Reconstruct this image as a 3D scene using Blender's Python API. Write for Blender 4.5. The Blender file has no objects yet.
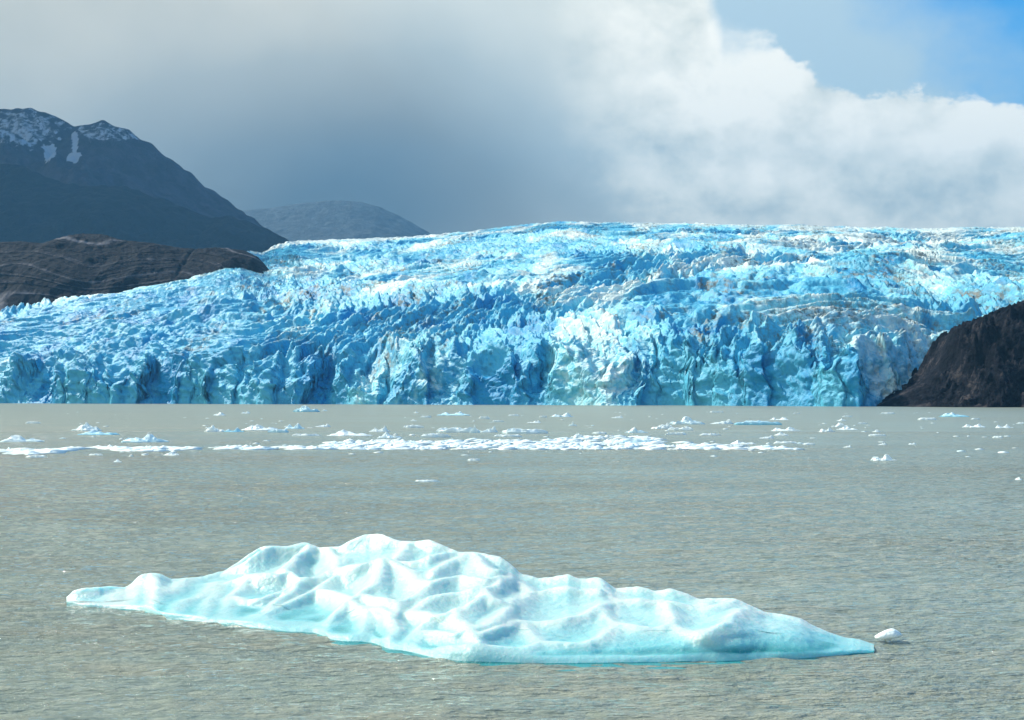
import bpy, math, random
import numpy as np

# ------------------------------------------------------------------ basics
F = 1400.0            # focal length in pixels of a 1024 px wide frame
HOR = 396.6           # image row of the horizon
CAMZ = 6.0            # eye height above the lake
scene = bpy.context.scene
COL = scene.collection
rng = random.Random(7)

def at_water(px, py):
    Y = F * CAMZ / (py - HOR)
    return (px - 512) / F * Y, Y

def z_at(py, Y):
    return CAMZ - (py - HOR) * Y / F

# ------------------------------------------------------------------ noise in numpy
def hsh(ix, iy, seed):
    h = (ix.astype(np.int64) * 374761393 + iy.astype(np.int64) * 668265263 + seed * 2147483647) & 0xFFFFFFFF
    h = ((h ^ (h >> 13)) * 1274126177) & 0xFFFFFFFF
    h = ((h ^ (h >> 16)) * 2246822519) & 0xFFFFFFFF
    h = h ^ (h >> 15)
    return (h & 0xFFFFFF).astype(np.float32) / np.float32(16777216.0)

def perlin(x, y, seed=0):
    x = np.asarray(x, dtype=np.float64); y = np.asarray(y, dtype=np.float64)
    ix = np.floor(x); iy = np.floor(y)
    fx = (x - ix).astype(np.float32); fy = (y - iy).astype(np.float32)
    ix = ix.astype(np.int64); iy = iy.astype(np.int64)
    def g(a, b):
        t = hsh(ix + a, iy + b, seed) * np.float32(2 * math.pi)
        return np.cos(t) * (fx - a) + np.sin(t) * (fy - b)
    u = fx * fx * fx * (fx * (fx * 6 - 15) + 10); v = fy * fy * fy * (fy * (fy * 6 - 15) + 10)
    a = g(0, 0); b = g(1, 0); c = g(0, 1); d = g(1, 1)
    return ((a + (b - a) * u) * (1 - v) + (c + (d - c) * u) * v) * np.float32(1.5)

def fbm(x, y, seed=0, octaves=4, gain=.5):
    s = 0; a = 1.0; f = 1.0
    for k in range(octaves):
        s = s + a * perlin(x * f + 13.7 * k, y * f - 7.3 * k, seed + k * 17)
        a *= gain; f *= 2.03
    return s

def ridged(x, y, seed=0, octaves=4):
    s = 0; a = 1.0; f = 1.0
    for k in range(octaves):
        s = s + a * (1 - 2 * np.abs(perlin(x * f + 3.1 * k, y * f + 9.2 * k, seed + k * 31)))
        a *= .5; f *= 2.07
    return s * .5

def sstep(a, b, x):
    t = np.clip((x - a) / (b - a), 0, 1)
    return t * t * (3 - 2 * t)

def blades(x, y, size, stretch, ang, seed, steep=(1.0, 2.2), jit=.5, rowsep=1.0):
    """upper envelope of tilted, flat sided blades: broken ice. returns about 0..1"""
    ca, sa = np.cos(ang), np.sin(ang)
    a = (x * ca + y * sa) / (size * stretch); b = (-x * sa + y * ca) / size
    ia = np.floor(a).astype(np.int64); ib = np.floor(b).astype(np.int64)
    best = np.full(np.shape(x), -9.0, dtype=np.float32)
    for i in (-1, 0, 1):
        for j in (-1, 0, 1):
            ca_, cb_ = ia + i, ib + j
            r1 = hsh(ca_, cb_, seed); r2 = hsh(ca_, cb_, seed + 1); r3 = hsh(ca_, cb_, seed + 2)
            r4 = hsh(ca_, cb_, seed + 3)
            da = (a - (ca_ + .5 + (r1 - .5) * .8)).astype(np.float32); db = (b - (cb_ + .5 + (r2 - .5) * .8)).astype(np.float32)
            rot = (r4 - .5) * jit * 2
            a2 = da + db * rot; b2 = db - da * rot
            k1 = .55 + .9 * hsh(ca_, cb_, seed + 4)
            v = r3 * .75 + .25 - np.maximum(np.maximum(b2 * steep[0], -b2 * steep[1]), np.abs(a2) * k1 - .12) \
                - .25 * np.abs(a2) * (1 + r1)
            v = np.minimum(v, r3 * .75 + .12)          # some blades are cut off flat
            best = np.maximum(best, v)
    return best

# ------------------------------------------------------------------ mesh helpers
def grid_mesh(name, X, Y, Z, flip=False, smooth=True, attrs=None):
    nr, nc = X.shape
    me = bpy.data.meshes.new(name)
    co = np.stack([X, Y, Z], -1).reshape(-1, 3).astype(np.float32)
    idx = np.arange(nr * nc).reshape(nr, nc)
    q = np.stack([idx[:-1, :-1], idx[:-1, 1:], idx[1:, 1:], idx[1:, :-1]], -1).reshape(-1, 4)
    if flip: q = q[:, ::-1]
    me.vertices.add(len(co)); me.vertices.foreach_set('co', co.ravel())
    me.loops.add(q.size); me.loops.foreach_set('vertex_index', np.ascontiguousarray(q, dtype=np.int32).ravel())
    me.polygons.add(len(q)); me.polygons.foreach_set('loop_start', np.arange(0, q.size, 4, dtype=np.int32))
    me.polygons.foreach_set('use_smooth', np.full(len(q), smooth))
    for k, v in (attrs or {}).items():
        at = me.attributes.new(k, 'FLOAT', 'POINT'); at.data.foreach_set('value', np.asarray(v, dtype=np.float32).ravel())
    me.update(calc_edges=True)
    return me

def tri_mesh(name, co, faces, smooth=False, attrs=None):
    me = bpy.data.meshes.new(name)
    me.from_pydata([tuple(c) for c in co], [], [tuple(int(i) for i in f) for f in faces])
    me.polygons.foreach_set('use_smooth', np.full(len(me.polygons), smooth))
    for k, v in (attrs or {}).items():
        at = me.attributes.new(k, 'FLOAT', 'POINT'); at.data.foreach_set('value', np.asarray(v, dtype=np.float32).ravel())
    me.update(calc_edges=True)
    return me

def link(name, me, mat, label=None, cat=None, group=None, kind=None, loc=(0, 0, 0), parent=None):
    o = bpy.data.objects.new(name, me); COL.objects.link(o); o.location = loc
    if mat is not None and not me.materials: me.materials.append(mat)
    if label: o['label'] = label
    if cat: o['category'] = cat
    if group: o['group'] = group
    if kind: o['kind'] = kind
    if parent is not None: o.parent = parent
    return o

# ------------------------------------------------------------------ node helpers
class NT:
    def __init__(s, tree): s.t = tree; s.n = tree.nodes; s.l = tree.links
    def new(s, typ, **kw):
        nd = s.n.new(typ)
        for k, v in kw.items(): setattr(nd, k, v)
        return nd
    def put(s, sock, v):
        if isinstance(v, bpy.types.NodeSocket): s.l.new(v, sock)
        elif v is not None: sock.default_value = v
    def m(s, op, a, b=None, c=None, clamp=False):
        nd = s.new('ShaderNodeMath', operation=op, use_clamp=clamp)
        s.put(nd.inputs[0], a); s.put(nd.inputs[1], b)
        if c is not None: s.put(nd.inputs[2], c)
        return nd.outputs[0]
    def step(s, x, a, b):
        nd = s.new('ShaderNodeMapRange', interpolation_type='SMOOTHSTEP')
        s.put(nd.inputs['Value'], x); s.put(nd.inputs['From Min'], a); s.put(nd.inputs['From Max'], b)
        return nd.outputs['Result']
    def rng(s, x, a, b, c, d):
        nd = s.new('ShaderNodeMapRange')
        for i, v in enumerate((x, a, b, c, d)): s.put(nd.inputs[i], v)
        return nd.outputs['Result']
    def noise(s, vec, scale, detail=4, rough=.5, dist=0.0, dim='3D'):
        nd = s.new('ShaderNodeTexNoise', noise_dimensions=dim)
        s.put(nd.inputs['Vector'], vec); s.put(nd.inputs['Scale'], scale)
        nd.inputs['Detail'].default_value = detail; nd.inputs['Roughness'].default_value = rough
        nd.inputs['Distortion'].default_value = dist
        return nd.outputs['Fac']
    def vmap(s, vec, scale=(1, 1, 1), rot=(0, 0, 0), loc=(0, 0, 0)):
        nd = s.new('ShaderNodeMapping'); s.put(nd.inputs['Vector'], vec)
        nd.inputs['Scale'].default_value = scale; nd.inputs['Rotation'].default_value = rot
        nd.inputs['Location'].default_value = loc
        return nd.outputs[0]
    def mix(s, f, a, b, mode='MIX'):
        nd = s.new('ShaderNodeMix', data_type='RGBA', blend_type=mode)
        s.put(nd.inputs[0], f)
        for sock, v in ((nd.inputs[6], a), (nd.inputs[7], b)):
            if isinstance(v, tuple) and len(v) == 3: v = (*v, 1)
            s.put(sock, v)
        return nd.outputs[2]
    def ramp(s, x, stops, interp='LINEAR'):
        nd = s.new('ShaderNodeValToRGB'); cr = nd.color_ramp; cr.interpolation = interp
        while len(cr.elements) < len(stops): cr.elements.new(.5)
        for e, (p, c) in zip(cr.elements, stops):
            e.position = p
            e.color = (c, c, c, 1) if isinstance(c, (int, float)) else (*c, 1)
        s.put(nd.inputs[0], x)
        return nd.outputs[0]
    def attr(s, name):
        return s.new('ShaderNodeAttribute', attribute_name=name).outputs['Fac']

def material(name):
    m = bpy.data.materials.new(name); m.use_nodes = True
    nt = NT(m.node_tree)
    p = m.node_tree.nodes['Principled BSDF']
    geo = nt.new('ShaderNodeNewGeometry')
    tc = nt.new('ShaderNodeTexCoord')
    return m, nt, p, geo, tc

def bump(nt, p, h, dist, strength=1.0):
    b = nt.new('ShaderNodeBump'); nt.put(b.inputs['Height'], h)
    b.inputs['Distance'].default_value = dist; b.inputs['Strength'].default_value = strength
    nt.l.new(b.outputs[0], p.inputs['Normal'])

# ------------------------------------------------------------------ materials
def mat_glacier():
    m, nt, p, geo, tc = material('glacier_ice')
    pos = geo.outputs['Position']
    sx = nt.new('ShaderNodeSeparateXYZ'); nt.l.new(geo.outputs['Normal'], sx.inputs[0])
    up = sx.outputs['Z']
    rel = nt.attr('relief'); dirt = nt.attr('dirt'); deep = nt.attr('deep'); pale = nt.attr('pale')
    n1 = nt.noise(nt.vmap(pos, (1, .35, 1)), .04, 5, .6); n2 = nt.noise(pos, .25, 4, .6)
    # weathered crust collects on tops that face up; steep fresh faces stay blue
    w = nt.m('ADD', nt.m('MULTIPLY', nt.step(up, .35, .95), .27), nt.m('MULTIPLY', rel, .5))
    w = nt.m('ADD', w, nt.m('MULTIPLY', nt.m('SUBTRACT', n2, .5), .9))
    w = nt.m('ADD', w, nt.m('MULTIPLY', nt.m('SUBTRACT', n1, .5), .8))
    w = nt.m('ADD', nt.m('ADD', w, pale), .04)
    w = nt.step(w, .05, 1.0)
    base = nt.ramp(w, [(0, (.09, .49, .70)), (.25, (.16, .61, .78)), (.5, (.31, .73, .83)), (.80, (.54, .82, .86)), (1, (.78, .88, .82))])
    base = nt.mix(nt.m('MULTIPLY', deep, nt.m('SUBTRACT', 1.0, w), clamp=True), base, (.012, .31, .59))
    gritn = nt.noise(nt.vmap(pos, (1, .28, 1), (0, 0, .6)), .16, 6, .75)
    g = nt.m('MULTIPLY', dirt, nt.step(gritn, .44, .62), clamp=True)
    base = nt.mix(g, base, (.16, .16, .13))
    nt.put(p.inputs['Base Color'], base)
    p.inputs['Roughness'].default_value = .45
    p.inputs['Specular IOR Level'].default_value = .35
    b1 = nt.noise(pos, .6, 5, .65); 
    vo = nt.new('ShaderNodeTexVoronoi', feature='F1'); nt.put(vo.inputs['Vector'], nt.vmap(pos, (1, .6, .7), (0, .3, .6))); vo.inputs['Scale'].default_value = .33
    bump(nt, p, nt.m('ADD', b1, nt.m('MULTIPLY', vo.outputs['Distance'], .5)), 1.2, .8)
    return m

def mat_berg():
    m, nt, p, geo, tc = material('berg_ice')
    pos = geo.outputs['Position']
    s = nt.new('ShaderNodeSeparateXYZ'); nt.l.new(pos, s.inputs[0])
    z = s.outputs['Z']
    n = nt.noise(pos, .9, 4, .55)
    clear_shade = nt.attr('clear')  # clear ice plus the shade tint painted into the hollows
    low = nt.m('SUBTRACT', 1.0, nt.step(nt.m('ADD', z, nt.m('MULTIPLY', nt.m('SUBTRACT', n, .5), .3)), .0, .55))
    blue = nt.m('ADD', nt.m('MULTIPLY', low, .55), nt.m('MULTIPLY', clear_shade, .55), clamp=True)
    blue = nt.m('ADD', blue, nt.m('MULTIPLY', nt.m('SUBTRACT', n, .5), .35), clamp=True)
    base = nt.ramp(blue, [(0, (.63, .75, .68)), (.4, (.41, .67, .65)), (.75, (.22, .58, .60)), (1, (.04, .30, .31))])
    fine = nt.noise(pos, 26, 3, .7)
    base = nt.mix(nt.step(fine, .56, .74), base, nt.mix(.4, base, (.95, .97, .97)))
    nt.put(p.inputs['Base Color'], base)
    p.inputs['Roughness'].default_value = .28
    p.inputs['IOR'].default_value = 1.31
    p.inputs['Subsurface Weight'].default_value = .75
    p.inputs['Subsurface Radius'].default_value = (.22, .62, .8)
    p.inputs['Subsurface Scale'].default_value = .6
    h = nt.m('ADD', nt.m('MULTIPLY', nt.noise(pos, 5, 4, .6), 1.0), nt.m('MULTIPLY', nt.noise(pos, 45, 3, .7), .16))
    bump(nt, p, h, .055, .8)
    return m

def mat_floe():
    m, nt, p, geo, tc = material('floe_ice')
    pos = geo.outputs['Position']
    teal = nt.attr('clear')
    n = nt.noise(pos, .8, 4, .6)
    f = nt.m('ADD', teal, nt.m('MULTIPLY', nt.m('SUBTRACT', n, .5), .2), clamp=True)
    base = nt.ramp(f, [(0, (.90, .96, .91)), (.45, (.66, .88, .92)), (1, (.20, .62, .74))])
    nt.put(p.inputs['Base Color'], base)
    p.inputs['Roughness'].default_value = .5
    bump(nt, p, nt.noise(pos, 3, 4, .6), .15, .6)
    return m

def mat_water():
    m, nt, p, geo, tc = material('silty_water')
    pos = geo.outputs['Position']
    big = nt.noise(nt.vmap(pos, (.35, 1, 1)), .05, 4, .6)
    mid = nt.noise(nt.vmap(pos, (.25, 1, 1)), .6, 3, .6)
    f = nt.m('ADD', nt.m('MULTIPLY', big, .5), nt.m('MULTIPLY', mid, .5))
    base = nt.mix(nt.step(f, .44, .66), (.275, .315, .25), (.325, .322, .235))
    nt.put(p.inputs['Base Color'], base)
    sp = nt.new('ShaderNodeSeparateXYZ'); nt.l.new(pos, sp.inputs[0])
    nt.put(p.inputs['Roughness'], nt.rng(sp.outputs['Y'], 40, 260, .035, .30))
    p.inputs['IOR'].default_value = 1.33
    v = nt.vmap(pos, (.35, 1, 1), (0, 0, .08))
    w1 = nt.noise(v, 1.6, 3, .55); w2 = nt.noise(nt.vmap(pos, (.32, 1, 1), (0, 0, -.08)), 6.5, 4, .6)
    w3 = nt.noise(nt.vmap(pos, (.6, 1, 1), (0, 0, .1)), .45, 2, .5)
    h = nt.m('ADD', nt.m('MULTIPLY', w1, .24), nt.m('MULTIPLY', w2, nt.rng(big, .38, .62, .14, .42)))
    h = nt.m('ADD', h, nt.m('MULTIPLY', w3, .5))
    bump(nt, p, h, 1.0, .8)
    return m

def mat_rock(name, dark, mid, light, scale, strata=0.0, rot=(0, 0, 0)):
    m, nt, p, geo, tc = material(name)
    pos = geo.outputs['Position']
    n = nt.noise(pos, scale, 6, .65)
    fine = nt.noise(pos, scale * 7, 5, .7)
    lay = nt.attr('strata')
    wv = nt.new('ShaderNodeTexNoise', noise_dimensions='1D'); nt.put(wv.inputs['W'], lay)
    wv.inputs['Scale'].default_value = .62; wv.inputs['Detail'].default_value = 2.5; wv.inputs['Roughness'].default_value = .7
    f = nt.m('ADD', nt.m('MULTIPLY', n, 1 - strata), nt.m('MULTIPLY', wv.outputs['Fac'], strata))
    f = nt.m('ADD', f, nt.m('MULTIPLY', nt.m('SUBTRACT', fine, .5), .35))
    base = nt.ramp(f, [(.41, dark), (.56, mid), (.74, light)] if strata > .5 else [(.38, dark), (.54, mid), (.74, light)])
    nt.put(p.inputs['Base Color'], base)
    p.inputs['Roughness'].default_value = .8; p.inputs['Specular IOR Level'].default_value = .08
    h = nt.m('ADD', nt.m('MULTIPLY', wv.outputs['Fac'], strata * 1.3), nt.m('MULTIPLY', nt.noise(pos, scale * 3, 6, .7), 1.0))
    bump(nt, p, h, 10.0 if strata else 7.0, .9)
    return m

def mat_mountain(name, forest_line, snow_line, rock, forest):
    m, nt, p, geo, tc = material(name)
    pos = geo.outputs['Position']
    s = nt.new('ShaderNodeSeparateXYZ'); nt.l.new(pos, s.inputs[0]); z = s.outputs['Z']
    n = nt.noise(pos, .004, 6, .65); f = nt.noise(nt.vmap(pos, (1, 1, .5)), .016, 6, .7)
    r = nt.mix(nt.step(f, .35, .7), tuple(c * .55 for c in rock), tuple(c * 1.5 for c in rock))
    zf = nt.m('ADD', z, nt.m('MULTIPLY', nt.m('SUBTRACT', n, .5), 420))
    base = nt.mix(nt.step(zf, forest_line - 60, forest_line + 60), forest, r)
    sn = nt.attr('snow')
    f2 = nt.noise(nt.vmap(pos, (1.3, 1, .6), (0, .5, 0)), .03, 5, .75)
    cov = nt.m('ADD', sn, nt.m('MULTIPLY', nt.m('SUBTRACT', f2, .5), 1.9))
    base = nt.mix(nt.m('MULTIPLY', nt.step(cov, .42, .75), nt.step(sn, .08, .4)), base, (.66, .70, .76))
    nt.put(p.inputs['Base Color'], base)
    p.inputs['Roughness'].default_value = .9
    bump(nt, p, nt.noise(pos, .012, 7, .7), 60, .8)
    return m

# ------------------------------------------------------------------ glacier
def build_glacier():
    NC, NR = 1250, 1330
    u0, u1 = -.47, .47
    u = np.linspace(u0, u1, NC)
    px = 512 + F * u
    gi = lambda xs, ys: np.interp(px, xs, ys)
    yf_img = gi([-200, 0, 300, 520, 700, 860, 892, 930, 1200], [403.0, 403.3, 404.2, 405.0, 405.6, 406.4, 406.0, 405.5, 405.0])
    Yf = F * CAMZ / (yf_img - HOR)
    cr_px = [-200, 0, 60, 120, 150, 190, 205, 225, 245, 262, 275, 290, 320, 360, 400, 440, 480, 520, 555, 600, 650, 720, 800, 860, 920, 960, 1000, 1030, 1200]
    cr_py = [306, 299, 292, 286, 281, 269, 262, 251, 247, 248, 241, 237, 236, 235, 233, 230, 226, 221, 217.5, 218, 219, 220, 221.5, 223.5, 225, 225, 224, 223, 220]
    Yc = gi([-200, 150, 200, 240, 270, 300, 340, 500, 1200], [1740, 1740, 1850, 2050, 2300, 2500, 2600, 2700, 2500])
    Zc = CAMZ + (HOR - gi(cr_px, cr_py) - 1.5) * Yc / F
    tp_px = [-60, 0, 20, 50, 70, 80, 92, 105, 125, 150, 175, 185, 225, 240, 260, 285, 300, 315, 325, 345, 360, 370, 385, 405, 440, 480, 510, 560, 600, 650, 700, 740, 780, 830, 870, 900, 930, 1024, 1200]
    tp_py = [352, 350, 345, 352, 372, 358, 368, 390, 378, 358, 352, 366, 350, 358, 384, 392, 372, 358, 374, 372, 385, 402, 396, 362, 368, 352, 366, 356, 360, 368, 345, 350, 345, 345, 352, 372, 385, 392, 392]
    Ztop = (CAMZ + (HOR - gi(tp_px, tp_py)) * Yf / F) * .86
    # rows: dense over the calving front, then wider
    v1 = np.linspace(-22, 75, 420)
    v2 = 75 + np.cumsum(np.linspace(.9, 2.6, NR - 420 - 40))
    v3 = v2[-1] + np.cumsum(np.linspace(4, 60, 40))
    v = np.concatenate([v1, v2, v3])
    stretchY = (Yc - Yf) / (1500.0)
    V = v[:, None] * np.ones(NC)[None]
    Yabs = Yf[None] + np.where(V > 75, 75 + (V - 75) * stretchY[None] * .93, V)
    Xabs = u[None] * Yabs
    X = Xabs.astype(np.float32); Y = Yabs.astype(np.float32)
    Yfw = Yf[None] + 18 * perlin(X / 80, Y / 300, 3) + 5 * np.abs(perlin(X / 24, Y / 60, 4)) + 1.2 * perlin(X / 8, Y / 20, 5)
    def slab(X, size, seed):
        q = X / size + .35 * perlin(X / (size * 2.3), Y / 90, seed + 3)
        i = np.floor(q).astype(np.int64); f = q - i
        e = sstep(.80, 1.0, f)
        z_ = np.zeros_like(i)
        a = hsh(i, z_, seed); b = hsh(i + 1, z_, seed); c1 = hsh(i, z_, seed + 1); c2 = hsh(i + 1, z_, seed + 1)
        sk = .25 + .45 * hsh(i, z_, seed + 2)
        tent = 1 - np.abs(f - sk) / np.maximum(sk, 1 - sk)
        return a + (b - a) * e - .5, c1 + (c2 - c1) * e - .5, tent
    p1, h1, t1 = slab(X, 31, 801); p2, h2, t2 = slab(X, 12.5, 811)
    Yfw = Yfw + 26 * p1 + 9 * p2
    dist = Y - Yfw
    # local angle of the crevasse pattern
    ang = 1.17 + .38 * perlin(X / 420, Y / 420, 11)
    wx = X + 26 * perlin(X / 120, Y / 120, 25) + 9 * perlin(X / 45, Y / 45, 21) + 2.5 * perlin(X / 11, Y / 11, 23)
    wy = Y + 22 * perlin(X / 120, Y / 120, 26) + 9 * perlin(X / 45, Y / 45, 22) + 2.5 * perlin(X / 11, Y / 11, 24)
    t = (Y - Yf[None]) / (Yc - Yf)[None]
    near = 1 - sstep(.0, .5, t)
    S1 = blades(wx, wy, 33, 2.3, ang, 100)
    S2 = blades(wx, wy, 15, 2.2, ang + .2, 200)
    S3 = blades(wx, wy, 6.5, 1.6, ang - .2, 300)
    S4 = blades(wx, wy, 3.0, 1.4, ang + .3, 400)
    big = fbm(X / 170 - Y / 500, Y / 420, 31, 3)
    mod = .62 + .55 * np.clip(fbm(X / 100, Y / 260, 41, 2) + .3, 0, 1)
    right = sstep(560, 860, px)[None]
    tc0 = np.clip(t, 0, 1)
    ser = mod * ((S1 - .3) * (17 + 2 * right) * (1 - .35 * tc0) + (S2 - .3) * (8.5 + 3 * right)) + ((S3 - .3) * (4.4 + 1.0 * right) + (S4 - .3) * 1.3) * (1 - .25 * tc0)
    ser = ser * (1 - .42 * np.clip(t, 0, 1) ** .8)
    tc = np.clip(t, 0, 1)
    base_front = 36.0
    macro = base_front + (Zc[None] - base_front - 4) * tc ** .93
    macro = macro + big * (8 + 2 * right) * np.sin(np.pi * np.clip(t, 0, 1)) 
    macro = macro - np.clip(t - 1, 0, 5) * 260
    edge = 1 - .45 * sstep(.86, 1.0, t)
    h = macro + ser * edge + (.3 + 1.0 * right) * (1 - .7 * tc) * ridged(X / 14 + Y / 31, Y / 14, 161, 3)
    # front: slabs lean back from a face with its own crest line
    cap = Ztop[None] + 2.5 * perlin(X / 9, Y / 40, 51) + ser * .5 + 13 * h1 + 6 * h2 + 9 * (t1 - .55) + 5 * (t2 - .5) + 3 * perlin(X / 26, Y / 26, 52) + (S2 - .3) * 5 + np.clip(dist - 4, 0, 4000) * .55
    h = np.minimum(h, cap)
    # face
    face = np.clip(dist, -5, 60)
    steep = 2.7 + 5.0 * h1 + 2.4 * perlin(X / 33, Y / 40, 61)
    steep = np.clip(steep, .75, 7)
    ramp = -4 + np.clip(dist + 3, -3, 80) * steep + 5 * ridged(X / 8, Y / 8, 62, 2)
    h = np.where(dist < 60, np.minimum(h, np.maximum(ramp, ramp * .6 + (S2 - .2) * 12 * sstep(0, 6, dist))), h)
    h = np.maximum(h, -4)
    # overhang and fracture detail in plan
    k = np.clip((h + 2) / 10, 0, 1) * (1 - sstep(0, 60, dist) * .45)
    X2 = X + k * (1.6 * perlin(X / 5 + h / 9, Y / 5 - h / 7, 71) + .8 * perlin(X / 2.1 + h / 3, Y / 2.1, 72))
    Y2 = Y + k * (2.4 * perlin(X / 6 + h / 7, h / 5, 73) + 1.1 * perlin(X / 2.4, h / 2.0 + Y / 4, 74))
    lean = sstep(0, 8, h) * (1 - sstep(10, 70, dist))
    hz_ = np.clip(h, 0, 60)
    X2 = X2 + lean * (hz_ * .42 * perlin(X / 48, Y / 300, 75) + 3.2 * perlin(X / 17, h / 13, 76) + 1.3 * perlin(X / 7, h / 6, 78))
    Y2 = Y2 + lean * (3.6 * perlin(X / 15, h / 9, 77) + 1.4 * perlin(X / 6, h / 4.5, 79))
    rel = np.clip(.55 * S1 + .3 * S2 + .3 * S3, 0, 1.2) * .75
    dirt = np.clip(fbm(X / 48 - Y / 260, Y / 230, 81, 4) * 1.5 + .2 + .42 * right - .35 * (px < 240)[None], 0, 1) * np.clip(1.3 - S2 * 1.3, .15, 1) * sstep(15, 60, dist)
    # deeper blue in noise patches, stronger near the front and at right
    deep = np.clip(fbm(X / 34, Y / 90, 91, 3) * 1.9 - .15 + .28 * (1 - sstep(5, 45, dist)) + .25 * right * (1 - sstep(10, 160, dist)), 0, 1)
    pale = .55 * np.clip(fbm(X / 75 - Y / 330, Y / 280, 95, 4) * 1.4, -.55, 1) + .25 * sstep(.78, 1, t) - .08 * (1 - sstep(6, 20, dist))
    pale = pale + .16 * right * sstep(.25, .8, t)
    pale = pale - .28 * (1 - sstep(240, 380, px))[None] * (1 - sstep(.82, .97, t))
    # white ice hump fields that the eye finds: (px, py of centre, half sizes in metres)
    for (qx, tt, rx, rt, amt) in ((860, .62, 90, .11, .8), (540, .22, 75, .05, .6), (760, .36, 70, .10, .55), (300, .93, 110, .08, .7), (960, .72, 80, .2, .35), (940, .3, 45, .15, .35)):
        d2 = ((px[None] - qx) / rx) ** 2 + ((t - tt) / rt) ** 2
        pale = pale + amt * np.exp(-d2) * (.6 + perlin(X / 60, Y / 60, 97))
    me = grid_mesh('glacier', X2, Y2, h, attrs=dict(relief=rel, dirt=dirt, deep=deep, pale=pale))
    link('glacier', me, mat_glacier(), 'broad pale blue glacier of broken ice pinnacles ending in a low cliff at the lake', 'glacier')

# ------------------------------------------------------------------ heightfield ridges (mountains, rocks)
def ridge(name, D, crest, depth_front, depth_back, mat, nx, ny, rough, rscale, seed, kind=None, label=None, cat=None,
          base=-5.0, snowspots=(), profile=1.0, strata=None, front_img=None, endfade=None, push=0.0):
    cx = [c[0] for c in crest]; cy = [c[1] for c in crest]
    px = np.linspace(cx[0], cx[-1], nx)
    X1 = (px - 512) / F * D
    Zc = CAMZ + (HOR - np.interp(px, cx, cy)) * D / F
    s = np.concatenate([np.linspace(-1, 0, int(ny * .75), endpoint=False), np.linspace(0, 1, ny - int(ny * .75))])
    S = s[:, None] * np.ones(nx)[None]
    X = X1[None] * np.ones_like(S)
    Y = D + np.where(S < 0, S * depth_front, S * depth_back)
    wob = push * perlin(X / (depth_front * .8), Y * 0, seed + 5)
    fall = np.where(S < 0, 1 - np.abs(S) ** profile, 1 - np.abs(S) ** 1.2)
    r = ridged(X / rscale + .3 * perlin(X / rscale, Y / rscale, seed + 2), Y / rscale, seed, 6)
    amp = rough * sstep(0, .25, np.abs(S)) * (1 - .3 * np.abs(S)) * np.clip((Zc[None] - base) / (rough * 1.6), 0, 1)
    Z = base + (Zc[None] - base) * fall + (r - .55) * amp
    Z = Z + perlin(X / (rscale * .06), Y / (rscale * .06), seed + 9) * rough * .05 * np.clip((Zc[None] - base) / (rough * 1.6), 0, 1)
    Y = Y + wob * (1 - np.abs(S))
    snow = np.zeros_like(Z)
    iy = HOR - (Z - CAMZ) * F / Y; ix = 512 + F * X / Y
    for (sx_, sy_, ax, ay, a) in snowspots:
        w = perlin(ix / 7, iy / 5, seed + 77) * .8
        d = ((ix - sx_) / ax) ** 2 + ((iy - sy_) / ay) ** 2 + w
        snow = np.maximum(snow, a * (1 - sstep(.3 if a < .9 else .7, 1.3 if a < .9 else 1.0, d)))
    lay = strata(X, Y, Z) if strata else Z * .02
    me = grid_mesh(name, X, Y, Z, attrs=dict(snow=snow, strata=lay))
    return link(name, me, mat, label, cat, kind=kind)

def build_mountains():
    m1 = mat_mountain('mountain_rock', 640, 1420, (.06, .060, .085), (.003, .018, .036))
    ridge('mountain', 6000, [(-420, 60), (-200, 88), (-60, 104), (0, 110), (16, 108), (32, 108), (46, 112), (60, 119), (74, 127), (82, 126), (92, 123), (104, 122), (116, 125), (130, 131), (150, 144), (180, 166), (210, 189), (240, 210), (262, 226), (285, 241), (330, 268), (400, 300)],
          2300, 2500, m1, 520, 260, 260, 900, 5, kind='structure', label='dark rocky mountain with snow patches fading into cloud at the far left', cat='mountain',
          snowspots=((50, 153, 6, 8, 1.6), (74, 158, 8, 6, 1.6), (75, 142, 3, 14, 1.2), (28, 128, 40, 22, .62), (112, 133, 44, 10, .58)))
    m2 = mat_mountain('forest_slope', 900, 5000, (.010, .022, .034), (.003, .014, .024))
    ridge('hill', 4600, [(-420, 140), (-200, 150), (0, 163), (25, 166), (50, 179), (80, 186), (125, 186), (150, 195), (180, 205), (212, 219), (232, 216), (255, 224), (285, 238), (330, 262)],
          1500, 1200, m2, 420, 200, 130, 520, 15, kind='structure', label='dark blue green forested slope below the snow patched mountain', cat='hill')
    m3 = mat_mountain('far_rock_mist', 200, 9000, (.07, .10, .12), (.065, .095, .115))  # colours lifted toward the sky tone to stand in for mist
    ridge('mountain', 11500, [(60, 215), (150, 214), (220, 213), (270, 208), (310, 202), (340, 200), (362, 202), (380, 207), (404, 218), (430, 233), (480, 262)],
          3500, 2500, m3, 260, 120, 110, 1900, 25, kind='structure', label='faint grey ridge sloping down behind the glacier, paled in colour to suggest mist', cat='mountain')

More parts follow.
